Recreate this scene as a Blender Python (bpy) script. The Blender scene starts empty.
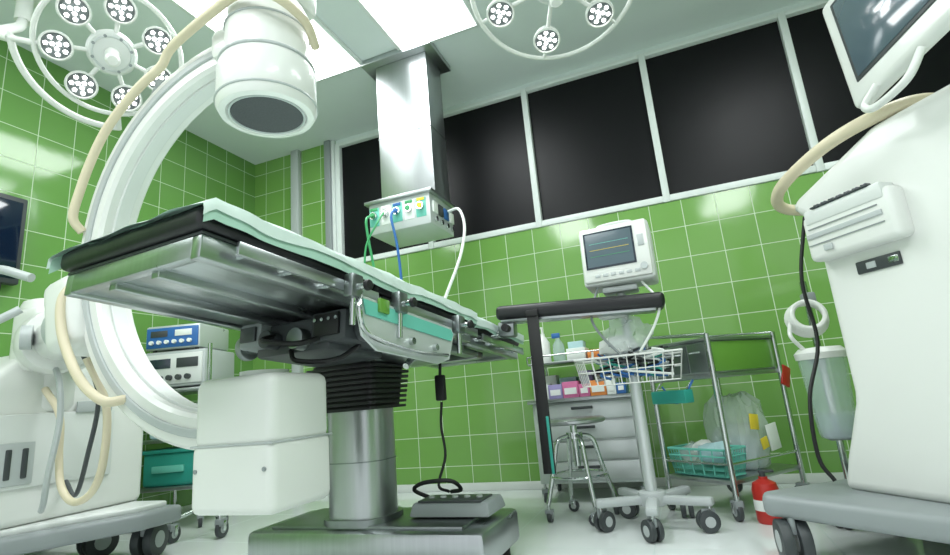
import bpy,bmesh,math,random
from mathutils import Vector as V, Matrix, noise
random.seed(4)
rad=math.radians
sc=bpy.context.scene
# ---------------------------------------------------------------- materials
def lin(h):
    h=h.lstrip('#'); o=[]
    for i in (0,2,4):
        c=int(h[i:i+2],16)/255
        o.append(c/12.92 if c<=.04045 else ((c+.055)/1.055)**2.4)
    return o
def mat(name,hexc,rough=.5,metal=0,var=.05,scale=(6,6,6),bump=0,emit=0,alpha=1,coat=0,rv=.06,spec=.5):
    m=bpy.data.materials.new(name); m.use_nodes=True
    n=m.node_tree.nodes; l=m.node_tree.links; p=n['Principled BSDF']
    c=lin(hexc)
    tc=n.new('ShaderNodeTexCoord'); mp=n.new('ShaderNodeMapping'); nz=n.new('ShaderNodeTexNoise')
    mp.inputs['Scale'].default_value=scale; nz.inputs['Scale'].default_value=1; nz.inputs['Detail'].default_value=3
    l.new(tc.outputs['Object'],mp.inputs[0]); l.new(mp.outputs[0],nz.inputs['Vector'])
    mx=n.new('ShaderNodeMix'); mx.data_type='RGBA'
    mx.inputs[6].default_value=[min(1,x*(1-var)) for x in c]+[1]
    mx.inputs[7].default_value=[min(1,x*(1+var)) for x in c]+[1]
    l.new(nz.outputs['Fac'],mx.inputs[0]); l.new(mx.outputs[2],p.inputs['Base Color'])
    mr=n.new('ShaderNodeMapRange'); mr.inputs[3].default_value=max(0,rough-rv); mr.inputs[4].default_value=min(1,rough+rv)
    l.new(nz.outputs['Fac'],mr.inputs[0]); l.new(mr.outputs[0],p.inputs['Roughness'])
    p.inputs['Metallic'].default_value=metal
    p.inputs['Coat Weight'].default_value=coat
    p.inputs['Alpha'].default_value=alpha
    p.inputs['Specular IOR Level'].default_value=spec
    if emit:
        p.inputs['Emission Color'].default_value=c+[1]; p.inputs['Emission Strength'].default_value=emit
    if bump:
        b=n.new('ShaderNodeBump'); b.inputs['Strength'].default_value=bump; b.inputs['Distance'].default_value=.01
        l.new(nz.outputs['Fac'],b.inputs['Height']); l.new(b.outputs[0],p.inputs['Normal'])
    return m
def tile_mat(name,plane,c1,c2,grout,size,rough,mort=.0022,bumpd=.002,off=(0,0)):
    m=bpy.data.materials.new(name); m.use_nodes=True
    n=m.node_tree.nodes; l=m.node_tree.links; p=n['Principled BSDF']
    g=n.new('ShaderNodeNewGeometry'); s=n.new('ShaderNodeSeparateXYZ'); c=n.new('ShaderNodeCombineXYZ')
    l.new(g.outputs['Position'],s.inputs[0])
    a,b={'xz':(0,2),'yz':(1,2),'xy':(0,1)}[plane]
    ad=n.new('ShaderNodeMath'); ad.inputs[1].default_value=20+off[0]; l.new(s.outputs[a],ad.inputs[0])
    ae=n.new('ShaderNodeMath'); ae.inputs[1].default_value=20+off[1]; l.new(s.outputs[b],ae.inputs[0])
    l.new(ad.outputs[0],c.inputs[0]); l.new(ae.outputs[0],c.inputs[1])
    br=n.new('ShaderNodeTexBrick'); br.offset=0; br.squash=1
    br.inputs['Scale'].default_value=1; br.inputs['Brick Width'].default_value=size; br.inputs['Row Height'].default_value=size
    br.inputs['Mortar Size'].default_value=mort; br.inputs['Mortar Smooth'].default_value=.3; br.inputs['Bias'].default_value=0
    br.inputs['Color1'].default_value=lin(c1)+[1]; br.inputs['Color2'].default_value=lin(c2)+[1]; br.inputs['Mortar'].default_value=lin(grout)+[1]
    l.new(c.outputs[0],br.inputs['Vector']); l.new(br.outputs['Color'],p.inputs['Base Color'])
    mr=n.new('ShaderNodeMapRange'); mr.inputs[3].default_value=rough; mr.inputs[4].default_value=.7
    l.new(br.outputs['Fac'],mr.inputs[0]); l.new(mr.outputs[0],p.inputs['Roughness'])
    nz=n.new('ShaderNodeTexNoise'); nz.inputs['Scale'].default_value=5; l.new(c.outputs[0],nz.inputs['Vector'])
    mm=n.new('ShaderNodeMath'); mm.operation='MULTIPLY_ADD'; mm.inputs[1].default_value=-1
    l.new(br.outputs['Fac'],mm.inputs[0]); l.new(nz.outputs['Fac'],mm.inputs[2])
    bp=n.new('ShaderNodeBump'); bp.inputs['Strength'].default_value=.5; bp.inputs['Distance'].default_value=bumpd
    l.new(mm.outputs[0],bp.inputs['Height']); l.new(bp.outputs[0],p.inputs['Normal'])
    return m
M_TB=tile_mat('green_tile_back','xz','#76A455','#709E4F','#CAD9BF',.2,.10,off=(.03,.04),mort=.0026)
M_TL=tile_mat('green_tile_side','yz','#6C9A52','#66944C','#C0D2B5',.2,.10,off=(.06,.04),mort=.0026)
M_FL=tile_mat('floor_tile','xy','#DEE3E2','#DAE0DF','#B4BFBC',.6,.09,mort=.003,bumpd=.0006)
M_CE=mat('ceiling_paint','#D9E2E1',.8,var=.02)
WH=mat('white_enamel','#DFE1DD',.32,var=.02,scale=(3,3,3),coat=.2)
WH2=mat('white_plastic','#D4D8D5',.4,var=.02)
CR=mat('cream_rubber','#D6CBB0',.45,var=.04)
GR=mat('grey_plastic','#8A9192',.45)
LG=mat('light_grey','#B3B9B9',.4)
DG=mat('dark_grey','#3C4143',.45)
BK=mat('black_vinyl','#121417',.38,bump=.05,scale=(40,40,40))
BR=mat('black_rubber','#0E0F10',.55)
SS=mat('brushed_steel','#B4B8B9',.33,metal=1,var=.08,scale=(70,70,1.5))
SH=mat('brushed_steel_side','#B4B9BA',.3,metal=1,var=.12,scale=(90,3,3))
SD=mat('worn_steel','#8C9292',.36,metal=1,var=.22,scale=(14,14,14))
CH=mat('chrome','#C9CECD',.14,metal=1,var=.03)
DR=mat('mint_drape','#D6E6E0',.8,var=.05,scale=(12,12,12),bump=.3)
DRE=mat('mint_drape_hem','#A9CEBD',.8,var=.1,scale=(12,12,12),bump=.2)
GN=mat('green_gloss','#65983C',.2,coat=.4)
TEAL=mat('teal_plastic','#2F9A8B',.4)
TEALB=mat('teal_basket','#6BC0AF',.4)
RED=mat('red_paint','#B62A22',.35)
BLU=mat('blue_plastic','#2E66A8',.4)
YEL=mat('yellow_label','#E2C93A',.5)
PINK=mat('pink_carton','#D0709E',.55)
ORG=mat('orange_carton','#E08A45',.55)
PUR=mat('lilac_carton','#9C93C4',.55)
PAP=mat('white_carton','#E8ECE8',.6)
GH=mat('green_hose','#3F9B62',.4)
SCR=mat('screen_glass','#1E2A36',.08,coat=.5,emit=.12)
SCG=mat('screen_grey','#4A5A62',.12,coat=.5,emit=.25)
SCB=mat('xray_screen','#0C1A2C',.1,coat=.5,emit=.3)
BLIND=mat('blackout_film','#0A0B0E',.4,var=.2,scale=(1.5,1.5,1.5),bump=.12,spec=.22)
FR=mat('window_frame_white','#D9E0DD',.4)
CLR=mat('clear_plastic','#E4EEEC',.12,alpha=.36,bump=.9,scale=(25,25,25))
CLB=mat('clear_blue_plastic','#D4E3EA',.12,alpha=.34)
BLUB=mat('blue_white_cloth','#B5D6DB',.7,bump=.6,scale=(30,30,30))
LED=mat('lamp_glass','#FFFFFF',.2,emit=7)
PANEL=mat('diffuser','#F8FFFE',.4,emit=4)
MESHD=mat('dark_grille','#44474B',.6,var=.45,scale=(160,160,160))
SILV=mat('silver_paint','#C6CCCB',.3,metal=.3)
# ---------------------------------------------------------------- builder
class B:
    def __init__(s,name,M=None):
        s.name=name; s.bm=bmesh.new(); s.mats=[]; s.W=M
    def put(s,t,m,T=None):
        if m not in s.mats: s.mats.append(m)
        i=s.mats.index(m)
        for f in t.faces: f.material_index=i
        if T is not None: bmesh.ops.transform(t,matrix=T,verts=t.verts)
        me=bpy.data.meshes.new('t'); t.to_mesh(me); t.free(); s.bm.from_mesh(me); bpy.data.meshes.remove(me)
    def box(s,c,d,m,bev=.004,rot=(0,0,0),seg=2,top=None):
        t=bmesh.new(); bmesh.ops.create_cube(t,size=1)
        for v in t.verts:
            if top and v.co.z>0: v.co.x*=top[0]; v.co.y*=top[1]
            v.co=V((v.co.x*d[0],v.co.y*d[1],v.co.z*d[2]))
        if bev: bmesh.ops.bevel(t,geom=t.edges[:],offset=min(bev,min(d)*.45),segments=seg,affect='EDGES',profile=.5)
        T=Matrix.Translation(c)@Matrix.Rotation(rot[2],4,'Z')@Matrix.Rotation(rot[1],4,'Y')@Matrix.Rotation(rot[0],4,'X')
        s.put(t,m,T)
    def bx(s,x0,x1,y0,y1,z0,z1,m,bev=.004,seg=2):
        s.box(((x0+x1)/2,(y0+y1)/2,(z0+z1)/2),(abs(x1-x0),abs(y1-y0),abs(z1-z0)),m,bev,seg=seg)
    def cyl(s,p,q,r,m,r2=None,seg=20,bev=0):
        p=V(p);q=V(q);d=q-p;t=bmesh.new()
        bmesh.ops.create_cone(t,cap_ends=True,segments=seg,radius1=r,radius2=r if r2 is None else r2,depth=d.length)
        if bev:
            es=[e for e in t.edges if abs(e.verts[0].co.z-e.verts[1].co.z)<1e-6]
            bmesh.ops.bevel(t,geom=es,offset=bev,segments=2,affect='EDGES',profile=.5)
        s.put(t,m,Matrix.Translation((p+q)/2)@d.to_track_quat('Z','Y').to_matrix().to_4x4())
    def sph(s,c,r,m,sub=2,sc_=(1,1,1),nz=0,ns=6):
        t=bmesh.new(); bmesh.ops.create_icosphere(t,subdivisions=sub,radius=1)
        for v in t.verts:
            k=1+(noise.noise(v.co*ns*.4+V(c)*7)*nz if nz else 0)
            v.co=V((v.co.x*r*sc_[0]*k,v.co.y*r*sc_[1]*k,v.co.z*r*sc_[2]*k))
        s.put(t,m,Matrix.Translation(c))
    def lathe(s,prof,m,T=None,seg=40):
        t=bmesh.new(); rings=[]
        for r,z in prof: rings.append([t.verts.new((r*math.cos(2*math.pi*i/seg),r*math.sin(2*math.pi*i/seg),z)) for i in range(seg)])
        for a,b in zip(rings,rings[1:]):
            for i in range(seg): t.faces.new((a[i],a[(i+1)%seg],b[(i+1)%seg],b[i]))
        for r in (rings[0],rings[-1]):
            try: t.faces.new(r)
            except: pass
        bmesh.ops.recalc_face_normals(t,faces=t.faces); s.put(t,m,T)
    def tube(s,pts,r,m,seg=8,sub=6,closed=False,smooth=True):
        pts=[V(p) for p in pts]; n=len(pts); path=[]
        if smooth and n>2:
            rng=n if closed else n-1
            for i in range(rng):
                p0=pts[(i-1)%n] if closed or i>0 else pts[0]*2-pts[1]
                p1=pts[i]; p2=pts[(i+1)%n]
                p3=pts[(i+2)%n] if closed or i+2<n else pts[-1]*2-pts[-2]
                for k in range(sub):
                    u=k/sub
                    path.append(.5*((2*p1)+(p2-p0)*u+(2*p0-5*p1+4*p2-p3)*u*u+(3*p1-p0-3*p2+p3)*u**3))
            if not closed: path.append(pts[-1])
        else: path=pts
        t=bmesh.new(); N=len(path); rings=[]; nrm=None
        for i,p in enumerate(path):
            if closed: tg=path[(i+1)%N]-path[i-1]
            else: tg=path[min(i+1,N-1)]-path[max(i-1,0)]
            tg.normalize()
            if nrm is None: nrm=tg.orthogonal().normalized()
            nrm=(nrm-tg*nrm.dot(tg)).normalized(); bi=tg.cross(nrm)
            rings.append([t.verts.new(p+(nrm*math.cos(2*math.pi*j/seg)+bi*math.sin(2*math.pi*j/seg))*r) for j in range(seg)])
        for i in range(N if closed else N-1):
            a=rings[i]; b=rings[(i+1)%N]
            for j in range(seg): t.faces.new((a[j],a[(j+1)%seg],b[(j+1)%seg],b[j]))
        if not closed: t.faces.new(rings[0]); t.faces.new(rings[-1])
        bmesh.ops.recalc_face_normals(t,faces=t.faces); s.put(t,m)
    def ring(s,c,R,r,m,a0=0,a1=360,T=None,n=40,seg=8):
        T=T or Matrix()
        closed=abs(a1-a0)>=360; k=n if closed else n+1
        pts=[T@(V(c)+V((R*math.cos(rad(a0+(a1-a0)*i/n)),R*math.sin(rad(a0+(a1-a0)*i/n)),0))) for i in range(k)]
        s.tube(pts,r,m,seg=seg,closed=closed,smooth=False)
    def prism(s,pts,ax,a,b,m,bev=0,seg=3):
        t=bmesh.new()
        def mk(p,h): return {'x':(h,p[0],p[1]),'y':(p[0],h,p[1]),'z':(p[0],p[1],h)}[ax]
        va=[t.verts.new(mk(p,a)) for p in pts]; vb=[t.verts.new(mk(p,b)) for p in pts]
        t.faces.new(va); t.faces.new(vb); n=len(pts)
        for i in range(n): t.faces.new((va[i],va[(i+1)%n],vb[(i+1)%n],vb[i]))
        bmesh.ops.recalc_face_normals(t,faces=t.faces)
        if bev: bmesh.ops.bevel(t,geom=t.edges[:],offset=bev,segments=seg,affect='EDGES',profile=.5)
        s.put(t,m)
    def arc(s,cx,cz,ri,ro,y0,y1,a0,a1,m,n=48,bev=.012):
        t=bmesh.new(); pr=[]
        b=bev; sec=[(ri+b,y0),(ro-b,y0),(ro,y0+b),(ro,y1-b),(ro-b,y1),(ri+b,y1),(ri,y1-b),(ri,y0+b)]
        for i in range(n+1):
            a=rad(a0+(a1-a0)*i/n)
            pr.append([t.verts.new((cx+r*math.cos(a),y,cz+r*math.sin(a))) for r,y in sec])
        for u,w in zip(pr,pr[1:]):
            for j in range(8): t.faces.new((u[j],u[(j+1)%8],w[(j+1)%8],w[j]))
        t.faces.new(pr[0]); t.faces.new(pr[-1])
        bmesh.ops.recalc_face_normals(t,faces=t.faces); s.put(t,m)
    def caster(s,x,y,zt,r,ang=0,w=.022,twin=True,m=DG,z0=0):
        d=V((math.cos(ang),math.sin(ang),0)); a=V((-d.y,d.x,0)); c=V((x,y,z0+r))-d*r*.35
        for o in ((-1,1) if twin else (0,)):
            q=c+a*o*w*.75
            s.cyl(q-a*w*.5,q+a*w*.5,r,m,seg=24,bev=.004)
            s.cyl(q-a*w*.54,q+a*w*.54,r*.5,LG,seg=16)
        s.box(tuple(c+V((0,0,r*.75))+d*r*.15),(r*1.3,w*(.5 if twin else 1.7),r*.8),GR,.004,rot=(0,0,ang))
        if not twin:
            for o in (-1,1): s.box(tuple(c+a*o*w*.8+V((0,0,r*.35))),(r*.5,.004,r*1.1),CH,.001,rot=(0,0,ang))
        s.cyl((x,y,z0+r*1.5),(x,y,zt),max(.008,r*.18),CH,seg=10)
    def join(s,t,T):
        bmesh.ops.transform(t.bm,matrix=T,verts=t.bm.verts)
        for m in t.mats:
            if m not in s.mats: s.mats.append(m)
        idx=[s.mats.index(m) for m in t.mats]
        for f in t.bm.faces: f.material_index=idx[f.material_index]
        me=bpy.data.meshes.new('t'); t.bm.to_mesh(me); s.bm.from_mesh(me); t.bm.free(); bpy.data.meshes.remove(me)
    def done(s):
        bm=s.bm; bm.normal_update()
        for f in bm.faces: f.smooth=True
        for e in bm.edges:
            if len(e.link_faces)==2:
                try:
                    if e.calc_face_angle()>rad(38): e.smooth=False
                except: pass
        me=bpy.data.meshes.new(s.name)
        W=s.W
        if W is None:
            co=[v.co for v in bm.verts]
            c=V(((min(v.x for v in co)+max(v.x for v in co))/2,(min(v.y for v in co)+max(v.y for v in co))/2,min(v.z for v in co)))
            bmesh.ops.translate(bm,verts=bm.verts,vec=-c); W=Matrix.Translation(c)
        bm.to_mesh(me); bm.free()
        for m in s.mats: me.materials.append(m)
        o=bpy.data.objects.new(s.name,me); sc.collection.objects.link(o); o.matrix_world=W
        return o
def frame(x,y,z=0,deg=0): return Matrix.Translation((x,y,z))@Matrix.Rotation(rad(deg),4,'Z')
# ---------------------------------------------------------------- camera
a,p,r=rad(20.4),rad(13.1),rad(5.0)
F=V((-math.sin(a)*math.cos(p),math.cos(a)*math.cos(p),math.sin(p)))
R0=V((math.cos(a),math.sin(a),0)); U0=R0.cross(F)
Rv=R0*math.cos(r)-U0*math.sin(r); Uv=R0*math.sin(r)+U0*math.cos(r)
cam=bpy.data.cameras.new('camera'); cam.lens=520/950*36; cam.sensor_width=36; cam.clip_start=.05
co=bpy.data.objects.new('camera',cam); sc.collection.objects.link(co)
Mx=Matrix((Rv,Uv,-F)).transposed().to_4x4(); Mx.translation=V((0,0,.6)); co.matrix_world=Mx
sc.camera=co
# ---------------------------------------------------------------- room
XL,XR,YB,YF,ZC=-3.36,2.6,3.47,-2.2,2.88
b=B('floor'); b.bx(XL-.15,XR+.15,YF,YB+.15,-.1,0,M_FL,0); b.done()
b=B('ceiling'); b.bx(XL-.15,XR+.15,YF,YB+.15,ZC,ZC+.1,M_CE,0); b.done()
b=B('wall_left'); b.bx(XL-.15,XL,YF,YB,0,ZC,M_TL,0); b.done()
b=B('wall_right'); b.bx(XR,XR+.15,YF,YB,0,ZC,M_TL,0); b.done()
b=B('wall_back'); b.bx(XL-.15,XR+.15,YB,YB+.15,0,1.74,M_TB,0); b.bx(XL-.15,-2.47,YB,YB+.15,1.74,ZC,M_TB,0)
b.bx(-2.47,XR+.15,YB,YB+.15,2.845,ZC,M_CE,0); b.done()
xs=[-2.45,-1.62,-.77,.09,.96,1.82,2.6]
for i in range(6):
    b=B('window_%d'%(i+1)); x0,x1=xs[i],xs[i+1]
    b.bx(x0+.02,x1-.02,YB+.03,YB+.05,1.77,2.84,BLIND,0)
    b.bx(x0-.022,x0+.022,YB-.012,YB+.06,1.74,2.845,FR,.004)
    b.bx(x0+.022,x1-.022,YB-.012,YB+.06,1.742,1.785,FR,.004)
    b.bx(x0+.022,x1-.022,YB-.012,YB+.06,2.815,2.845,FR,.004)
    b.done()
b=B('trim_1'); b.bx(-2.915,-2.835,YB-.05,YB-.001,0,ZC-.001,LG,.006); b.done()
b=B('trim_2'); b.bx(-2.56,-2.50,YB-.05,YB-.001,0,ZC-.001,GR,.006); b.bx(-2.50,-2.472,YB-.03,YB-.001,1.6,ZC-.001,FR,.004); b.done()
b=B('baseboard_back'); b.bx(XL+.02,XR,YB-.018,YB-.001,0.0,.05,WH2,.004); b.done()
b=B('baseboard_left'); b.bx(XL+.001,XL+.018,YF,YB,0.0,.05,WH2,.004); b.done()
def light(x,y,w,h,e):
    b=B('ceiling_light_panel'); b.bx(x-w/2-.03,x+w/2+.03,y-h/2-.03,y+h/2+.03,ZC-.02,ZC-.001,FR,.003)
    b.bx(x-w/2,x+w/2,y-h/2,y+h/2,ZC-.026,ZC-.018,PANEL,0); b.done()
    L=bpy.data.lights.new('panel_light','AREA'); L.shape='RECTANGLE'; L.size=w; L.size_y=h; L.energy=e; L.color=(.96,.985,1)
    o=bpy.data.objects.new('panel_light',L); o.location=(x,y,ZC-.035); sc.collection.objects.link(o)
light(-1.10,2.07,.52,1.2,20); light(-1.97,2.07,.56,1.2,20)
light(-1.12,-.3,.56,1.2,27); light(.9,-.3,.56,1.2,26); light(.9,1.9,.56,1.0,20); light(-2.7,.0,.5,1.2,18)  # out-of-view panels, added to brighten the room
w=bpy.data.worlds.new('world'); sc.world=w; w.use_nodes=True
w.node_tree.nodes['Background'].inputs[0].default_value=(.92,.97,1,1); w.node_tree.nodes['Background'].inputs[1].default_value=1.05
# ---------------------------------------------------------------- pendant
b=B('ceiling_pendant')
b.bx(-1.68,-1.16,2.66,3.0,ZC-.04,ZC-.001,SS,.004)
b.bx(-1.60,-1.22,2.72,2.95,1.84,ZC-.04,SS,.008)
b.bx(-1.603,-1.217,2.717,2.953,2.30,2.303,SD,.001)
b.box((-1.43,2.80,1.725),(.42,.34,.20),SILV,.01)
b.bx(-1.66,-1.20,2.61,2.99,1.82,1.84,SS,.003)
for i in range(5):
    x=-1.60+i*.08; m=[GH,PAP,BLU,GH,YEL][i]
    b.box((x,2.632,1.735),(.066,.012,.12),[TEALB,PAP,TEALB,PAP,TEALB][i],.003)
    b.cyl((x,2.632,1.74),(x,2.606,1.74),.024,CH,seg=16); b.cyl((x,2.61,1.74),(x,2.600,1.74),.016,m,seg=14)
    b.box((x,2.624,1.785),(.05,.004,.018),m,.001)
for i in range(4):
    y=2.69+i*.08
    b.box((-1.216,y,1.74),(.012,.06,.07),[PAP,DG,BLU,PAP][i],.003); b.cyl((-1.218,y,1.665),(-1.205,y,1.665),.016,CH,seg=12)
b.tube([(-1.60,2.60,1.74),(-1.61,2.55,1.70),(-1.61,2.56,1.6),(-1.59,2.58,1.4),(-1.57,2.58,1.2)],.008,GH)
b.tube([(-1.52,2.60,1.74),(-1.53,2.54,1.66),(-1.6,2.52,1.52),(-1.62,2.52,1.3)],.006,GH)
b.tube([(-1.44,2.60,1.74),(-1.44,2.55,1.68),(-1.42,2.57,1.5),(-1.41,2.59,1.2)],.008,BLU)
b.tube([(-1.20,2.85,1.76),(-1.12,2.83,1.75),(-1.08,2.8,1.62),(-1.09,2.72,1.42),(-1.16,2.65,1.2),(-1.22,2.62,1.05)],.009,PAP)
b.done()
# ---------------------------------------------------------------- surgical lights
def lamp(c,n,R,arc0,arc1,mount,npod=6,rot0=30):
    n=V(n).normalized(); x=(Rv-n*Rv.dot(n)).normalized(); y=n.cross(x)
    T=Matrix((x,y,n)).transposed().to_4x4(); T.translation=V(c)
    b=B('surgical_light',T)
    b.ring((0,0,0),R,.011,WH,n=56)
    b.lathe([(0,-.05),(.075,-.05),(.098,-.03),(.10,.0),(.088,.018),(.055,.025),(0,.025)],WH2,seg=36)
    b.ring((0,0,.02),.075,.005,SILV,n=30)
    for k in range(8):
        e=rad(45*k); b.cyl((.078*math.cos(e),.078*math.sin(e),.018),(.078*math.cos(e),.078*math.sin(e),.026),.007,GR,seg=8)
    b.lathe([(0,.02),(.03,.02),(.026,.06),(.022,.12),(.030,.15),(.02,.165),(0,.165)],WH,seg=20)
    pr=.066 if npod<7 else .062
    for i in range(npod):
        an=rad(rot0+360*i/npod); d=V((math.cos(an),math.sin(an),0)); q=d*(R*.72); k0=pr/.072
        Tp=Matrix.Translation(q)@Matrix.Scale(k0,4)
        b.lathe([(0,-.06),(.03,-.055),(.06,-.03),(.072,.0),(.074,.02),(.066,.024),(.062,.014)],WH,Tp,seg=28)
        b.lathe([(.062,.014),(.03,.008),(0,.008)],GR,Tp,seg=28)
        for k in range(7):
            e=rad(360/7*k); z=q+V((math.cos(e)*.043,math.sin(e)*.043,.012))*k0
            b.sph(z,.0125*k0,LED,1,(1,1,.6))
        for k in range(3):
            e=rad(120*k+20); z=q+V((math.cos(e)*.016,math.sin(e)*.016,.012))*k0
            b.sph(z,.0125*k0,LED,1,(1,1,.6))
        b.cyl(d*.08,q-d*.06,.010,WH,seg=10); b.cyl(q+d*.06,d*R,.008,WH,seg=10)
    b.ring((0,0,-.04),R*1.28,.015,WH,a0=arc0,a1=arc1,n=30,seg=10)
    for e in (arc0,arc1):
        d=V((math.cos(rad(e)),math.sin(rad(e)),0)); b.cyl(d*R,d*R*1.3+V((0,0,-.04)),.013,WH,seg=10)
    inv=T.inverted(); e=rad(arc0); d=V((math.cos(e),math.sin(e),0))*R*1.28+V((0,0,-.04))
    m=inv@V(mount); m2=inv@V((mount[0],mount[1],mount[2]-.2))
    b.tube([d,d*1.15+V((0,0,-.08)),(d+m2)*.5+V((0,0,-.05)),m2],.022,WH,seg=12)
    b.cyl(m2,m,.035,WH); b.cyl(m-(m-m2)*.25,m,.08,WH,seg=28)
    b.done()
lamp((-2.2,1.39,2.29),(.62,-.36,-.68),.280,165,255,(-2.85,1.35,ZC-.002),7,10)
lamp((-.255,2.03,2.39),(.05,-.35,-.93),.375,20,120,(-.15,2.55,ZC-.002),6,30)
# ---------------------------------------------------------------- operating table
T0=Matrix.Translation((-1.128,1.776,.915))@Matrix.Rotation(rad(-5.2),4,'Z')@Matrix.Rotation(rad(-5.2),4,'X')
b=B('operating_table')
t=B('x')
def slab(y0,y1,w=.27):
    t.bx(-w+.02,w-.02,y0+.01,y1-.01,-.022,-.012,SD,.002)
    t.bx(-w,-w+.035,y0,y1,-.045,.012,SH,.005); t.bx(w-.035,w,y0,y1,-.045,.012,SH,.005)
    t.bx(-w+.03,w-.03,y0,y0+.03,-.04,.012,SH,.004); t.bx(-w+.03,w-.03,y1-.03,y1,-.04,.012,SH,.004)
    t.bx(-w,w,y0,y1,.012,.02,DG,.002)
slab(-.94,-.30); slab(-.28,.36); slab(.38,.94,.25)
t.bx(-.235,.235,-.91,-.33,-.034,-.022,SH,.002)
t.bx(-.10,-.07,-.92,-.32,-.055,-.02,SH,.003); t.bx(.07,.10,-.92,-.32,-.055,-.02,SH,.003)
t.bx(-.285,.285,-.96,-.33,.022,.078,BK,.018,3); t.bx(-.285,.285,-.325,.36,.022,.078,BK,.018,3); t.bx(-.26,.26,.375,.96,.022,.072,BK,.018,3)
for sx in (-1,1):
    for y0,y1 in ((-.88,-.36),(-.24,.33),(.42,.9)):
        X=.315 if y0<.4 else .295
        t.bx(sx*X-.005,sx*X+.005,y0,y1,-.03,.002,SH,.002)
        for i in range(4):
            y=y0+.04+(y1-y0-.08)*i/3; t.cyl((sx*(X-.05),y,-.014),(sx*X,y,-.014),.009,CH,seg=10)
for y in (-.50,-.27,.13):
    t.box((.335,y,-.015),(.035,.05,.07),SD,.006); t.cyl((.35,y,-.02),(.385,y,-.02),.010,CH,seg=12); t.cyl((.38,y,-.02),(.395,y,-.02),.016,BR,seg=14,bev=.003)
    t.cyl((.335,y,-.05),(.335,y,-.13),.01,CH,seg=10)
t.prism([(-.47,-.03),(.08,-.035),(.10,-.06),(.06,-.16),(-.02,-.185),(-.38,-.185),(-.45,-.15),(-.48,-.06)],'x',.322,.330,SILV,.002,1)
t.prism([(-.455,-.04),(.07,-.045),(.085,-.062),(.07,-.09),(-.44,-.085)],'x',.3305,.335,TEALB,.001,1)
t.box((.338,-.36,-.045),(.012,.05,.045),GN,.003); t.cyl((.33,-.2,-.13),(.345,-.2,-.13),.012,CH,seg=12); t.cyl((.33,-.05,-.13),(.345,-.05,-.13),.012,CH,seg=12)
t.tube([(.34,-.47,-.02),(.36,-.50,-.09),(.35,-.44,-.15),(.345,-.2,-.165),(.345,.02,-.15)],.007,CH)
t.bx(-.16,.16,-.40,-.12,-.16,-.05,DG,.012); t.bx(-.2,-.1,-.44,-.2,-.13,-.045,GR,.01); t.bx(.1,.24,-.42,-.16,-.14,-.045,DG,.01)
t.bx(-.13,.13,-.15,.28,-.13,-.03,SD,.008); t.bx(-.2,.2,-.05,.2,-.09,-.03,DG,.008)
t.cyl((-.27,-.34,-.10),(.29,-.34,-.10),.022,CH); t.cyl((-.25,-.24,-.07),(.26,-.24,-.07),.016,CH)
t.cyl((.24,-.34,-.10),(.275,-.34,-.10),.042,DG,seg=24,bev=.005); t.cyl((-.29,-.34,-.10),(-.26,-.34,-.10),.045,SD,seg=24,bev=.005)
t.cyl((.05,-.44,-.12),(.05,-.38,-.12),.035,SD,bev=.004); t.cyl((-.07,-.45,-.11),(-.07,-.38,-.11),.03,DG,bev=.004)
t.box((.17,-.425,-.09),(.10,.012,.07),BR,.004); t.box((-.15,-.446,-.085),(.07,.01,.05),DG,.003)
for i in range(4): t.cyl((.13+.028*i,-.43,-.075),(.13+.028*i,-.437,-.075),.006,CH,seg=8)
t.tube([(.28,.05,-.05),(.27,.0,-.12),(.27,-.1,-.17),(.27,-.14,-.2)],.012,CH)
t.tube([(-.05,-.43,-.10),(-.02,-.5,-.13),(.1,-.48,-.15),(.14,-.4,-.12)],.009,BR)
t.tube([(0,-.4,-.15),(.05,-.42,-.19),(.15,-.36,-.19),(.2,-.3,-.14)],.008,BR)
for i in range(7): t.cyl((.245,-.40+i*.03,-.06),(.255,-.40+i*.03,-.06),.008,CH,seg=8)
t.bx(-.22,.22,.36,.39,-.07,-.0,SD,.004); t.bx(-.2,-.14,.3,.62,-.075,-.045,SD,.004); t.bx(.14,.2,.3,.62,-.075,-.045,SD,.004)
t.bx(-.2,.2,.55,.6,-.08,-.045,SH,.004)
for k,(mm,lift) in enumerate(((DRE,0),(DR,.005))):
    gm=bmesh.new(); nx,ny=44,110; vv=[]
    for j in range(ny+1):
        y=-.975+1.93*j/ny; row=[]
        hw=(.30 if y<.37 else .275)+lift
        for i in range(nx+1):
            s_=-1+2*i/nx; ext=hw+(.048 if k==0 else .034)+.014*noise.noise(V((s_*2.5,y*5,1+k*4)))
            q=s_*ext; z=.085+lift+.007*noise.noise(V((q*9,y*7,2)))
            if abs(q)>hw-.01:
                e=abs(q)-(hw-.01); x=math.copysign(hw-.01+min(e,.014)+.006*noise.noise(V((1,y*16,3))),q); z-=max(0,e-.008)*1.0
            else: x=q
            if y>.365 and y<.385: z-=.006
            z-= .006 if y>.37 else 0
            yy=y
            if j<2: z-=(.010+.006*noise.noise(V((q*8,0,5+k))))*(2-j); yy=y+.004*(2-j)-lift
            row.append(gm.verts.new((x,yy,z)))
        vv.append(row)
    for j in range(ny):
        for i in range(nx): gm.faces.new((vv[j][i],vv[j][i+1],vv[j+1][i+1],vv[j+1][i]))
    bmesh.ops.recalc_face_normals(gm,faces=gm.faces); t.put(gm,mm)
b.join(t,T0)
cx,cy=-1.25,1.88
bcx=-1.19
b.box((bcx,cy+.04,.108),(1.0,.40,.12),SH,.02); b.box((bcx,cy+.04,.05),(.92,.33,.05),DG,.01)
b.box((bcx,cy+.04,.173),(.82,.32,.015),SD,.005)
for sx in (-.43,.43):
    for sy in (-.11,.19): b.cyl((bcx+sx,cy+sy,0),(bcx+sx,cy+sy,.05),.035,BR,seg=16)
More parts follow.
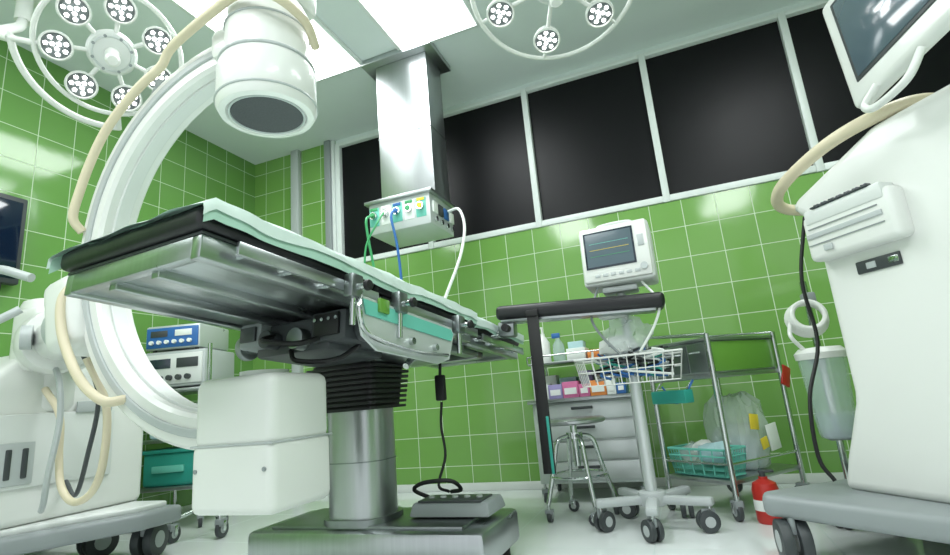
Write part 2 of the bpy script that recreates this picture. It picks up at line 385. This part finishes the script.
def rr(hx,hy,r,n=6):
    o=[]
    for (sx,sy,a0) in ((1,1,0),(-1,1,90),(-1,-1,180),(1,-1,270)):
        for i in range(n+1):
            e=rad(a0+90*i/n); o.append((sx*(hx-r)+r*math.cos(e),sy*(hy-r)+r*math.sin(e)))
    return o
def rsec(b,hx,hy,r,z0,z1,m,bev=0,c=(cx,cy)):
    b.prism([(c[0]+x,c[1]+y) for x,y in rr(hx,hy,r)],'z',z0,z1,m,bev,1)
rsec(b,.125,.115,.09,.175,.62,SS); rsec(b,.14,.13,.09,.175,.20,SD); rsec(b,.128,.118,.09,.40,.404,SD)
for i in range(9):
    z=.595+i*.02; g=.148+.002*i
    rsec(b,g,g-.01,.03,z,z+.011,BK); rsec(b,g-.02,g-.03,.03,z+.009,z+.022,BR)
b.bx(cx-.13,cx+.16,cy-.13,cy+.12,.775,.845,SD,.01)
b.box((-.88,1.96,.21),(.33,.2,.05),GR,.012,top=(.94,.8)); b.box((-.88,1.94,.238),(.26,.12,.008),DG,.003)
for i in range(5): b.cyl((-.98+i*.05,1.94,.24),(-.98+i*.05,1.94,.248),.012,LG,seg=12)
b.tube([(-1.01,1.98,.235),(-1.06,1.95,.27),(-1.0,1.92,.30),(-.90,1.95,.30),(-.88,2.0,.26),(-.94,2.04,.245)],.008,BR)
b.tube([(-.985,2.12,.86),(-.985,2.11,.76),(-.985,2.10,.70)],.007,BR)
b.box((-.985,2.10,.66),(.045,.03,.11),BR,.008); b.tube([(-.985,2.10,.6),(-.99,2.09,.5),(-.975,2.08,.38),(-1.0,2.05,.27),(-.95,2.04,.245)],.006,BR)
b.done()
b=B('table_armboard')
ab=B('x')
ab.box((.37,0,.035),(.76,.15,.068),BK,.022,seg=3); ab.box((.36,0,0),(.70,.11,.02),SH,.004)
ab.box((.03,0,-.04),(.08,.08,.07),SD,.01); ab.cyl((-.06,0,-.06),(.05,0,-.05),.020,CH); ab.cyl((.04,-.05,-.04),(.04,-.1,-.04),.018,BR)
b.join(ab,Matrix.Translation((-.77,2.38,.950))@Matrix.Rotation(rad(4),4,'Z')@Matrix.Rotation(rad(2.6),4,'Y'))
b.box((-.595,2.31,.61),(.055,.008,.70),BR,.003); b.box((-.578,2.305,.38),(.012,.010,.24),TEAL,.002); b.box((-.595,2.31,.96),(.055,.02,.03),BR,.003)
b.done()
# ---------------------------------------------------------------- C-arm
b=B('c_arm_xray_machine')
CX,CZ=-1.285,1.21
b.arc(CX,CZ,.59,.695,1.19,1.32,78,285,WH)
b.arc(CX,CZ,.632,.658,1.182,1.195,84,282,LG,bev=.003)
b.arc(CX,CZ,.58,.592,1.23,1.28,84,280,WH2,bev=.002)
dx,dy=-1.16,1.25
b.lathe([(0,1.595),(.125,1.595),(.13,1.585),(.150,1.588),(.160,1.605),(.160,1.74),(.150,1.765),(.138,1.78),(.138,1.97),(.125,2.0),(.1,2.02),(0,2.02)],WH,Matrix.Translation((dx,dy,0)),seg=56)
b.lathe([(0,1.588),(.112,1.588),(.118,1.594)],MESHD,Matrix.Translation((dx,dy,0)),seg=48)
b.ring((dx,dy,1.59),.119,.004,LG)
b.ring((dx,dy,1.765),.152,.006,LG); b.ring((dx,dy,1.62),.161,.004,LG); b.ring((dx,dy,1.90),.139,.004,LG)
b.box((dx-.08,dy,1.87),(.20,.18,.12),WH,.03); b.box((dx+.0,dy,2.06),(.26,.24,.12),WH,.03)
tx,ty=-1.165,1.25
b.box((tx,ty,.62),(.285,.25,.20),WH,.03,seg=4); b.box((tx,ty,.448),(.29,.255,.19),WH,.025,seg=4)
b.cyl((tx,ty,.70),(tx,ty,.735),.07,WH2); b.box((tx,ty,.535),(.291,.256,.006),LG,.002)
for i in (-.12,.12): b.cyl((tx+i,ty-.131,.47),(tx+i,ty-.125,.47),.006,GR,seg=10)
def ap(R,a_,y): return (CX+R*math.cos(rad(a_)),y,CZ+R*math.sin(rad(a_)))
b.tube([(dx+.14,dy+.08,1.86),(dx+.175,dy-.02,1.88),(dx+.14,dy-.13,1.91),(dx+.04,dy-.165,1.93),(dx-.08,dy-.15,1.93),ap(.72,106,1.14)]+[ap(.715-.005*abs(i-3),113+i*9.0,1.155) for i in range(7)]+[ap(.68,171,1.185)],.0155,CR,seg=10)
b.tube([ap(.68,187,1.18),ap(.705,192,1.15),ap(.71,201,1.14),ap(.705,211,1.14),ap(.695,221,1.14),ap(.675,230,1.15),ap(.645,233,1.19)],.0155,CR,seg=10)
b.tube([ap(.80,120,1.25),ap(.77,140,1.3),ap(.75,160,1.32),ap(.81,178,1.33)],.010,GR)
b.box((-2.01,1.27,1.02),(.18,.24,.28),WH,.05,seg=4,rot=(0,rad(-12),0)); b.cyl((-2.08,1.3,1.0),(-2.50,1.45,1.0),.09,WH,seg=30,bev=.02)
b.cyl((-2.46,1.44,1.0),(-2.58,1.48,1.0),.14,WH,seg=36,bev=.03); b.cyl((-2.13,1.31,1.0),(-2.19,1.33,1.0),.105,LG,seg=30)
b.cyl((-2.45,1.33,1.0),(-2.47,1.30,1.0),.05,LG,seg=20)
b.cyl((-2.72,1.55,.7),(-2.72,1.55,1.22),.12,WH,seg=36,bev=.03); b.box((-2.62,1.5,1.02),(.2,.24,.28),WH,.04,seg=3)
b.prism([(1.25,.25),(1.98,.25),(1.98,.86),(1.84,.97),(1.42,.97),(1.25,.82)],'x',-3.24,-2.62,WH,.03)
b.box((-2.93,1.245,.50),(.5,.02,.22),WH2,.01)
for x in (-2.83,-2.93,-3.03): b.box((x,1.232,.52),(.03,.02,.12),DG,.006)
b.box((-2.612,1.55,.55),(.015,.5,.3),WH2,.01); b.box((-2.602,1.40,.50),(.008,.13,.17),LG,.006)
for y in (1.37,1.43): b.box((-2.597,y,.50),(.010,.022,.12),DG,.005)
b.box((-2.602,1.7,.72),(.012,.16,.05),LG,.004); b.box((-2.604,1.75,.50),(.008,.004,.26),LG,0)
b.prism([(-3.28,1.2),(-2.66,1.2),(-2.36,1.8),(-2.36,2.0),(-3.28,2.0)],'z',.15,.225,GR,.02)
b.prism([(-3.24,1.24),(-2.7,1.24),(-2.42,1.8),(-2.42,1.96),(-3.24,1.96)],'z',.22,.25,WH2,.01)
b.caster(-2.50,1.92,.17,.075,rad(-70),w=.04); b.caster(-2.82,1.88,.17,.075,rad(-100),w=.04); b.caster(-2.85,1.3,.17,.075,rad(-60),w=.04); b.caster(-3.18,1.5,.17,.075,rad(-60),w=.04)
b.tube([(-2.35,1.25,1.22),(-2.5,1.2,1.27),(-2.65,1.22,1.22),(-2.74,1.25,1.1),(-2.78,1.28,.95)],.018,LG,seg=10)
b.tube([(-2.40,1.25,1.10),(-2.45,1.15,1.0),(-2.42,1.14,.86),(-2.5,1.16,.75),(-2.62,1.2,.66),(-2.75,1.23,.60)],.016,LG,seg=10)
b.tube([(-2.12,1.34,.88),(-2.08,1.40,.7),(-2.10,1.42,.5),(-2.18,1.44,.38),(-2.30,1.45,.34),(-2.40,1.46,.40),(-2.43,1.46,.52),(-2.45,1.46,.68),(-2.58,1.47,.80)],.014,CR,seg=10)
b.tube([(-2.50,1.45,.9),(-2.40,1.42,.8),(-2.38,1.42,.65),(-2.42,1.42,.45),(-2.5,1.46,.34),(-2.58,1.5,.3)],.012,LG)
b.tube([(-2.3,1.42,.95),(-2.28,1.5,.75),(-2.32,1.5,.5),(-2.45,1.55,.35),(-2.60,1.6,.4)],.009,DG)
b.done()
b=B('wall_monitor'); b.bx(XL+.012,XL+.06,1.2,1.70,1.42,1.92,DG,.01); b.bx(XL+.058,XL+.064,1.225,1.675,1.45,1.89,SCB,.001)
b.bx(XL+.001,XL+.02,1.4,1.5,1.6,1.7,GR,.002); b.tube([(XL+.05,1.62,1.42),(XL+.05,1.6,1.2),(XL+.04,1.55,1.0)],.006,BR); b.done()
# ---------------------------------------------------------------- equipment cart at the left corner
Mc=frame(-3.04,2.60,0,18)
b=B('equipment_cart',Mc)
for z in (.22,.5,.80): b.bx(-.22,.22,-.21,.21,z,z+.022,SS,.004)
for x in (-.205,.205):
    for y in (-.195,.195): b.cyl((x,y,.1),(x,y,.82),.012,CH); b.caster(x,y,.12,.035,rad(-60),twin=False)
b.tube([(.22,-.19,.6),(.27,-.19,.62),(.27,.19,.62),(.22,.19,.6)],.01,CH); b.done()
b=B('electrosurgical_unit',Mc@Matrix.Translation((0,0,.823)))
b.bx(-.2,.2,-.19,.18,.012,.24,LG,.012); b.bx(-.185,.185,-.2,-.188,.03,.22,WH2,.004)
for x in (-.17,.17):
    for y in (-.15,.15): b.cyl((x,y,0),(x,y,.015),.015,BR,seg=10)
for i in range(5): b.cyl((-.14+i*.06,-.2,.07),(-.14+i*.06,-.222,.07),.017,DG,seg=14)
b.bx(-.16,-.02,-.204,-.198,.13,.19,SCR,.001); b.bx(.02,.16,-.204,-.198,.13,.19,DG,.001)
b.done()
b=B('electrosurgical_unit',Mc@Matrix.Translation((-.02,0,1.066)))
b.bx(-.18,.18,-.19,.17,.01,.165,SILV,.012); b.bx(-.17,.17,-.198,-.188,.02,.15,BLU,.004)
for i in range(6): b.cyl((-.13+i*.05,-.197,.055),(-.13+i*.05,-.215,.055),.013,PAP,seg=12)
b.bx(-.14,-.03,-.202,-.196,.09,.13,DG,.001); b.bx(.02,.13,-.202,-.196,.09,.13,PAP,.001)
for x in (-.14,.14):
    for y in (-.15,.14): b.cyl((x,y,0),(x,y,.012),.012,BR,seg=8)
b.done()
b=B('storage_bin',Mc@Matrix.Translation((-.02,-.02,.243)))
b.box((0,0,.10),(.34,.30,.2),TEAL,.02,seg=3); b.box((0,0,.205),(.37,.33,.025),TEAL,.01); b.bx(-.1,.1,-.165,-.15,.08,.12,TEALB,.003); b.done()
b=B('suction_bottle',Mc@Matrix.Translation((.05,0,.523))); b.lathe([(0,0),(.06,0),(.065,.02),(.065,.15),(.05,.17),(.03,.18),(0,.18)],CLB); b.lathe([(.04,.18),(.045,.182),(.045,.205),(0,.21)],PAP); b.done()
b=B('supply_pack',Mc@Matrix.Translation((-.12,0,.523))); b.box((0,0,.05),(.14,.26,.1),BLUB,.02,seg=3); b.box((0,0,.105),(.1,.2,.012),PAP,.004); b.done()
b=B('drip_stand'); b.cyl((-2.40,2.26,.06),(-2.40,2.26,.14),.012,CH)
b.caster(-2.40,2.26,.1,.045,rad(-80),twin=False); b.caster(-2.62,2.15,.1,.045,rad(-80),twin=False); b.caster(-2.60,2.45,.1,.045,rad(-80),twin=False)
for q in ((-2.40,2.26),(-2.62,2.15),(-2.60,2.45)): b.cyl((q[0],q[1],.11),(-2.54,2.29,.16),.011,CH)
b.cyl((-2.54,2.29,.14),(-2.54,2.29,1.05),.012,CH); b.done()
# ---------------------------------------------------------------- patient monitor on rolling stand
SX,SY=-.205,2.51
b=B('patient_monitor_stand',frame(SX,SY,0,0))
for k in range(5):
    e=rad(-88+72*k); d=V((math.cos(e),math.sin(e),0))
    b.box(tuple(d*.13+V((0,0,.115))),(.24,.05,.035),LG,.012,rot=(0,0,e)); b.caster(d.x*.23,d.y*.23,.12,.042,e+.6)
b.cyl((0,0,.09),(0,0,.15),.06,LG,bev=.01); b.cyl((0,0,.12),(0,0,.75),.026,SILV); b.cyl((0,0,.7),(0,0,1.035),.02,SILV)
b.box((0,0,1.04),(.16,.12,.03),LG,.01); b.box((-.05,-.02,.95),(.14,.1,.08),WH2,.02)
def basket(b,cx,cy,z0,z1,hx,hy,m,nv=9,r=.0025,flare=.9):
    for z,k in ((z0,flare),((z0+z1)/2,(1+flare)/2),(z1,1)):
        rr_=r*(1.8 if z==z1 else 1)
        P=[(cx-hx*k,cy-hy*k,z),(cx+hx*k,cy-hy*k,z),(cx+hx*k,cy+hy*k,z),(cx-hx*k,cy+hy*k,z)]
        for i in range(4): b.cyl(P[i],P[(i+1)%4],rr_,m,seg=6)
    for i in range(nv+1):
        u=-1+2*i/nv
        for sy in (-1,1): b.cyl((cx+u*hx*flare,cy+sy*hy*flare,z0),(cx+u*hx,cy+sy*hy,z1),r,m,seg=6)
        b.cyl((cx+u*hx*flare,cy-hy*flare,z0),(cx+u*hx*flare,cy+hy*flare,z0),r,m,seg=6)
    for i in range(6):
        u=-1+2*i/5
        for sx in (-1,1): b.cyl((cx+sx*hx*flare,cy+u*hy*flare,z0),(cx+sx*hx,cy+u*hy,z1),r,m,seg=6)
basket(b,-.01,-.0,.61,.73,.23,.12,WH,12,.0025)
for i in range(20):
    o=[random.uniform(-.18,.18) for _ in range(12)]
    b.tube([(o[k],o[k+4]*.5,.63+k*.028+random.uniform(0,.02)) for k in range(5)],.0055,[BLU,DG,PAP,GR,TEAL,BK,PAP,BLU,BK][i%9],seg=6)
b.sph((.0,-.0,.82),.09,CLR,3,(1,.6,1.1),.6); b.sph((-.05,0,.78),.07,PAP,2,(1.2,.6,.7),.6)
b.tube([(.1,-.05,1.06),(.16,-.1,.95),(.13,-.12,.85),(.05,-.1,.74)],.006,PAP)
b.tube([(-.1,-.05,1.06),(-.14,-.1,.92),(-.1,-.1,.82),(-.02,-.1,.72)],.006,GR)
b.done()
b=B('patient_monitor',frame(SX+.01,SY,1.056,-3)@Matrix.Rotation(rad(-4),4,'X')@Matrix.Scale(.9,4))
b.prism([(-.10,0.0),(.08,0),(.08,.24),(.04,.30),(-.10,.32)],'x',-.18,.18,WH2,.02)
b.box((0,-.10,.165),(.345,.03,.30),WH,.015); b.box((-.025,-.117,.185),(.255,.004,.20),SCR,.001); b.box((-.025,-.1195,.185),(.235,.002,.18),SCG,0)
for i in range(3): b.box((-.025,-.121,.15+i*.035),(.2,.001,.002),[GH,YEL,TEALB][i],0)
for i in range(6): b.box((-.10+i*.04,-.117,.045),(.026,.006,.016),LG,.002)
b.cyl((.135,-.113,.06),(.135,-.13,.06),.018,LG); b.box((.135,-.117,.2),(.03,.004,.06),LG,.001)
b.tube([(-.08,0,.31),(-.08,-.01,.35),(.08,-.01,.35),(.08,0,.31)],.010,WH2); b.done()
# ---------------------------------------------------------------- stool
b=B('rolling_stool',frame(-.545,2.68,0,10))
b.lathe([(0,.44),(.15,.44),(.16,.447),(.16,.457),(.15,.465),(0,.467)],SS); b.cyl((0,0,.24),(0,0,.44),.016,CH); b.cyl((0,0,.37),(0,0,.40),.04,CH)
for k in range(4):
    e=rad(20+90*k); d=V((math.cos(e),math.sin(e),0))
    b.tube([d*.03+V((0,0,.385)),d*.09+V((0,0,.36)),d*.12+V((0,0,.25)),d*.17+V((0,0,.08))],.011,CH,seg=10); b.caster(d.x*.17,d.y*.17,.09,.027,e+1,twin=False)
b.ring((0,0,.2),.135,.007,CH); b.done()
# ---------------------------------------------------------------- drawer cart with medicines
b=B('medicine_drawer_cart')
X0,X1,Y0,Y1=-.84,-.26,3.02,3.40
b.bx(X0,X1,Y0,Y1,.10,.54,SILV,.01)
for i in range(4):
    z=.12+i*.105; b.bx(X0+.02,X1-.02,Y0-.015,Y0+.003,z,z+.095,SILV,.006); b.bx((X0+X1)/2-.06,(X0+X1)/2+.06,Y0-.03,Y0-.014,z+.06,z+.075,DG,.003)
b.bx(X0-.02,X1+.02,Y0-.03,Y1+.01,.54,.56,SS,.004)
for x in (X0+.02,X1-.02):
    for y in (Y0+.02,Y1-.02): b.cyl((x,y,.56),(x,y,.80),.008,CH,seg=8); b.caster(x,y,.11,.035,rad(-70),twin=False)
b.bx(X0,X1,Y0,Y1,.76,.772,SS,.003); b.cyl((X0,Y0,.81),(X1,Y0,.81),.005,CH); b.cyl((X0,Y0,.77),(X0,Y0,.81),.005,CH); b.cyl((X1,Y0,.77),(X1,Y0,.81),.005,CH); b.done()
b=B('medicine_cartons')
x=-.81
for i,(m,wd,h) in enumerate([(PAP,.07,.09),(PUR,.08,.08),(PINK,.09,.09),(PINK,.06,.07),(ORG,.09,.085),(PAP,.05,.1),(BLU,.05,.06)]):
    b.bx(x,x+wd,3.04,3.16,.561,.561+h,m,.002); b.bx(x+.01,x+wd-.01,3.037,3.041,.58,.58+h*.4,PAP,0); x+=wd+.003
b.bx(-.80,-.72,3.2,3.3,.561,.70,PAP,.002); b.bx(-.70,-.60,3.2,3.3,.561,.68,BLUB,.002); b.bx(-.58,-.50,3.2,3.3,.561,.71,PUR,.002); b.bx(-.48,-.4,3.2,3.3,.561,.69,PAP,.002)
b.done()
b=B('sanitizer_bottle',Matrix.Translation((-.75,3.1,.773))); b.lathe([(0,0),(.036,0),(.038,.01),(.038,.12),(.02,.15),(.014,.16),(.014,.175),(0,.175)],WH); b.cyl((0,0,.17),(0,0,.215),.006,WH,seg=8); b.cyl((0,0,.212),(-.04,-.01,.21),.006,WH,seg=8); b.done()
b=B('spray_bottle',Matrix.Translation((-.66,3.1,.773))); b.lathe([(0,0),(.036,0),(.038,.02),(.034,.10),(.014,.13),(.014,.14),(0,.14)],CLB); b.box((-.01,0,.155),(.05,.02,.03),BLU,.005); b.done()
b=B('supply_boxes'); b.bx(-.61,-.50,3.06,3.2,.773,.84,PAP,.003); b.bx(-.49,-.41,3.06,3.2,.773,.82,ORG,.003); b.bx(-.60,-.51,3.08,3.18,.841,.88,BLUB,.003); b.bx(-.40,-.31,3.06,3.2,.773,.85,BLU,.003); b.done()
# ---------------------------------------------------------------- instrument trolley
Mt=frame(.13,2.60,0,50)
b=B('instrument_trolley',Mt)
LX,WY=.5,.36
b.bx(0,LX,0,WY,.145,.165,SS,.004)
b.bx(0,LX,0,WY,.60,.62,SS,.004); b.bx(.01,LX-.01,.01,WY-.01,.62,.77,SS,.004); b.bx(.02,LX-.01,.004,.012,.628,.765,GN,.002); b.bx(-.006,LX+.006,-.006,WY+.006,.77,.785,SS,.004)  # glossy green sheet over the long face of the steel drawer box
for i in range(3): b.bx(.002,.012,.02+i*.11,.12+i*.11,.63,.76,SD,.003); b.cyl((-.01,.04+i*.11,.72),(-.01,.10+i*.11,.72),.005,CH,seg=8)
for x in (.0,LX):
    for y in (0,WY): b.cyl((x,y,.08),(x,y,.83 if y else .80),.0125,CH,seg=12); b.caster(x,y,.09,.04,rad(-120+80*x),twin=False)
b.cyl((0,WY,.83),(LX,WY,.83),.006,CH); b.cyl((0,0,.8),(0,WY,.83),.006,CH); b.cyl((LX,0,.8),(LX,WY,.83),.006,CH)
b.cyl((0,0,.23),(LX,0,.23),.006,CH); b.cyl((0,0,.23),(0,WY,.23),.006,CH)
b.box((LX+.02,-.01,.58),(.06,.01,.10),RED,.003,rot=(0,.4,0)); b.tube([(-.02,.1,.6),(-.05,.12,.55),(-.04,.2,.5),(-.06,.25,.58)],.005,BLU)
b.done()
b=B('teal_wire_basket',Mt@Matrix.Translation((.08,.18,.167)))
b.box((0,0,.006),(.13,.29,.008),TEALB,.002)
basket(b,0,0,.008,.12,.075,.155,TEALB,9,.003,.88); basket(b,0,0,.03,.09,.074,.153,TEALB,14,.002,.93)
b.sph((0,-.05,.1),.075,BLUB,2,(.8,1,.6),.5); b.sph((0,.07,.09),.06,CLR,2,(.9,1,.8),.5); b.sph((.01,.02,.12),.05,PAP,2,(1,1,.6),.6); b.done()
b=B('instrument_bag',Mt@Matrix.Translation((.325,.17,.167)))
def bag(cx,cy,h,hx,hy,m,seed):
    t=bmesh.new(); seg=48; prof=[0,.06,.15,.3,.45,.6,.75,.88,1]; rings=[]
    for u in prof:
        k={0:.8,1:.55}.get(u,1-.25*abs(u-.4)); rg=[]
        for i in range(seg):
            e=2*math.pi*i/seg; c_,s_=math.cos(e),math.sin(e)
            q=(abs(c_)**3+abs(s_)**3)**(-1/3)
            f=1+.22*noise.noise(V((c_*3+seed,s_*3,u*4)))+.12*noise.noise(V((c_*9,s_*9+seed,u*3)))
            rg.append(t.verts.new((cx+c_*q*hx*k*f,cy+s_*q*hy*k*f,max(.003,h*u*(1+(.12*noise.noise(V((c_*4,s_*4,seed))) if u>.5 else 0))+.003))))
        rings.append(rg)
    for a_,b_ in zip(rings,rings[1:]):
        for i in range(seg): t.faces.new((a_[i],a_[(i+1)%seg],b_[(i+1)%seg],b_[i]))
    t.faces.new(rings[0]); t.faces.new(rings[-1]); bmesh.ops.recalc_face_normals(t,faces=t.faces); b.put(t,m)
bag(0,0,.34,.125,.125,CLR,3); bag(-.02,0,.20,.10,.10,CLR,8); bag(0,.01,.14,.085,.09,BLUB,5)
b.box((-.07,-.145,.22),(.06,.006,.07),YEL,.002,rot=(0,.15,0)); b.box((-.02,-.145,.12),(.05,.006,.05),YEL,.002,rot=(0,-.2,0)); b.box((.06,-.14,.14),(.08,.006,.12),PAP,.002,rot=(0,-.1,0)); b.done()
b=B('fire_extinguisher',frame(.245,2.60,0,0)); b.lathe([(0,0),(.048,0),(.052,.01),(.052,.13),(.045,.155),(.018,.17),(.018,.18),(0,.18)],RED,seg=32); b.lathe([(.0525,.05),(.053,.052),(.053,.09),(.0525,.092)],PAP,seg=32); b.cyl((0,0,.178),(0,0,.20),.012,DG,seg=12); b.box((.015,0,.20),(.06,.014,.01),DG,.002); b.done()
b=B('hanging_tray',Mt@Matrix.Translation((-.06,.2,.50))); b.box((0,0,.03),(.06,.2,.06),TEAL,.006); b.tube([(.0,-.09,.06),(.02,-.09,.08),(.05,-.09,.1)],.004,CH); b.tube([(0,.09,.06),(.02,.09,.08),(.05,.09,.1)],.004,CH); b.done()
# ---------------------------------------------------------------- suction machine
b=B('suction_machine',frame(.56,2.58,0,0))
b.lathe([(0,.06),(.14,.06),(.15,.07),(.15,.09),(.04,.12),(0,.12)],LG)
for k in range(4): e=rad(45+90*k); b.caster(.12*math.cos(e),.12*math.sin(e),.07,.025,e)
b.cyl((0,.06,.1),(0,.06,.98),.014,CH)
TS=Matrix.Translation((-.02,-.05,0))
b.lathe([(0,.33),(.060,.33),(.068,.35),(.086,.64),(.082,.645)],CLB,TS); b.lathe([(.092,.64),(.095,.665),(.075,.685),(0,.69)],WH,TS)
b.lathe([(0,.335),(.055,.335),(.066,.42),(0,.425)],CLB,TS); b.cyl((-.02,-.05,.42),(-.02,-.05,.64),.012,PAP,seg=10)
b.box((0,.02,.33),(.1,.1,.03),GR,.005); b.box((-.02,.03,.63),(.05,.06,.02),GR,.004)
for k in range(5): b.ring((-.03,0,k*.013),.072-.003*k,.011,WH,T=Matrix.Translation((0,0,.81))@Matrix.Rotation(rad(75),4,'X'),n=30)
b.box((0,.03,.9),(.05,.06,.05),GR,.008); b.tube([(-.1,-.03,.8),(-.12,-.1,.74),(-.08,-.08,.68)],.008,WH); b.done()
# ---------------------------------------------------------------- workstation on the right
Fw=frame(.5,2.07,0,35.5); inv=Fw.inverted()
b=B('imaging_workstation',Fw)
b.prism([(-.62,.20),(.12,.20),(.08,.31),(.0,.50),(-.005,1.10),(.06,1.16),(.06,1.20),(-.28,1.325),(-.62,1.33)],'x',0,.55,WH,.035,4)
b.box((-.02,-.17,1.03),(.07,.31,.16),WH,.02,seg=3); b.box((-.03,-.17,1.10),(.06,.27,.05),WH2,.008); b.box((-.058,-.16,1.035),(.006,.26,.016),LG,.002); b.box((-.05,-.17,1.127),(.03,.2,.006),DG,.002)
b.box((-.057,-.16,1.06),(.004,.24,.003),GR,0); b.box((-.057,-.16,1.005),(.004,.26,.003),GR,0)
for i in range(7): b.box((-.052,-.26+i*.028,1.128),(.022,.018,.012),SCR,.002)
b.box((-.06,-.1,.985),(.006,.03,.02),LG,.001)
b.box((-.003,-.20,.90),(.008,.14,.04),DG,.004); b.box((-.006,-.25,.90),(.006,.03,.02),CH,.001); b.box((-.006,-.18,.90),(.006,.03,.02),LG,.001)
b.prism([(-.25,.20),(-.22,.10),(-.05,-.6),(.52,-.6),(.52,.25),(-.2,.25)],'z',.135,.205,GR,.02)
b.caster(-.19,.17,.15,.066,rad(60),w=.035); b.caster(-.03,-.45,.15,.066,rad(-30),w=.035); b.caster(.45,.18,.15,.066,rad(60),w=.035); b.caster(.45,-.5,.15,.066,rad(60),w=.035)
b.tube([inv@V(q) for q in [(.60,2.36,1.22),(.50,2.34,1.24),(.46,2.27,1.265),(.475,2.13,1.29),(.575,1.95,1.33),(.69,1.83,1.345),(.80,1.81,1.35),(.93,1.92,1.35),(1.1,2.05,1.35)]],.022,CR,seg=12)
t=B('x')
t.box((0,0,0),(.50,.05,.43),WH,.024,seg=3); t.box((0,-.026,.014),(.40,.006,.32),DG,.002); t.box((0,-.030,.014),(.375,.003,.295),SCG,.001)
t.box((0,.04,0),(.3,.06,.26),WH2,.02)
t.tube([(-.15,-.02,-.20),(-.20,-.03,-.235),(-.16,-.04,-.275),(-.05,-.04,-.28),(.0,-.02,-.22)],.011,WH,seg=10)
b.join(t,inv@Matrix.Translation((.737,1.60,1.60))@Matrix.Rotation(rad(-66),4,'Z')@Matrix.Rotation(rad(-10),4,'Y')@Matrix.Rotation(rad(-6),4,'X'))
b.tube([inv@V(q) for q in [(.80,1.64,1.58),(.88,1.70,1.54),(.95,1.77,1.46),(.95,1.82,1.32)]],.035,WH2,seg=14)
b.tube([inv@V(q) for q in [(.56,2.36,1.2),(.5,2.36,.95),(.5,2.34,.7),(.42,2.27,.5),(.40,2.24,.3),(.43,2.22,.22)]],.007,BR)
b.done()
sc.view_settings.view_transform='Standard'; sc.view_settings.exposure=0
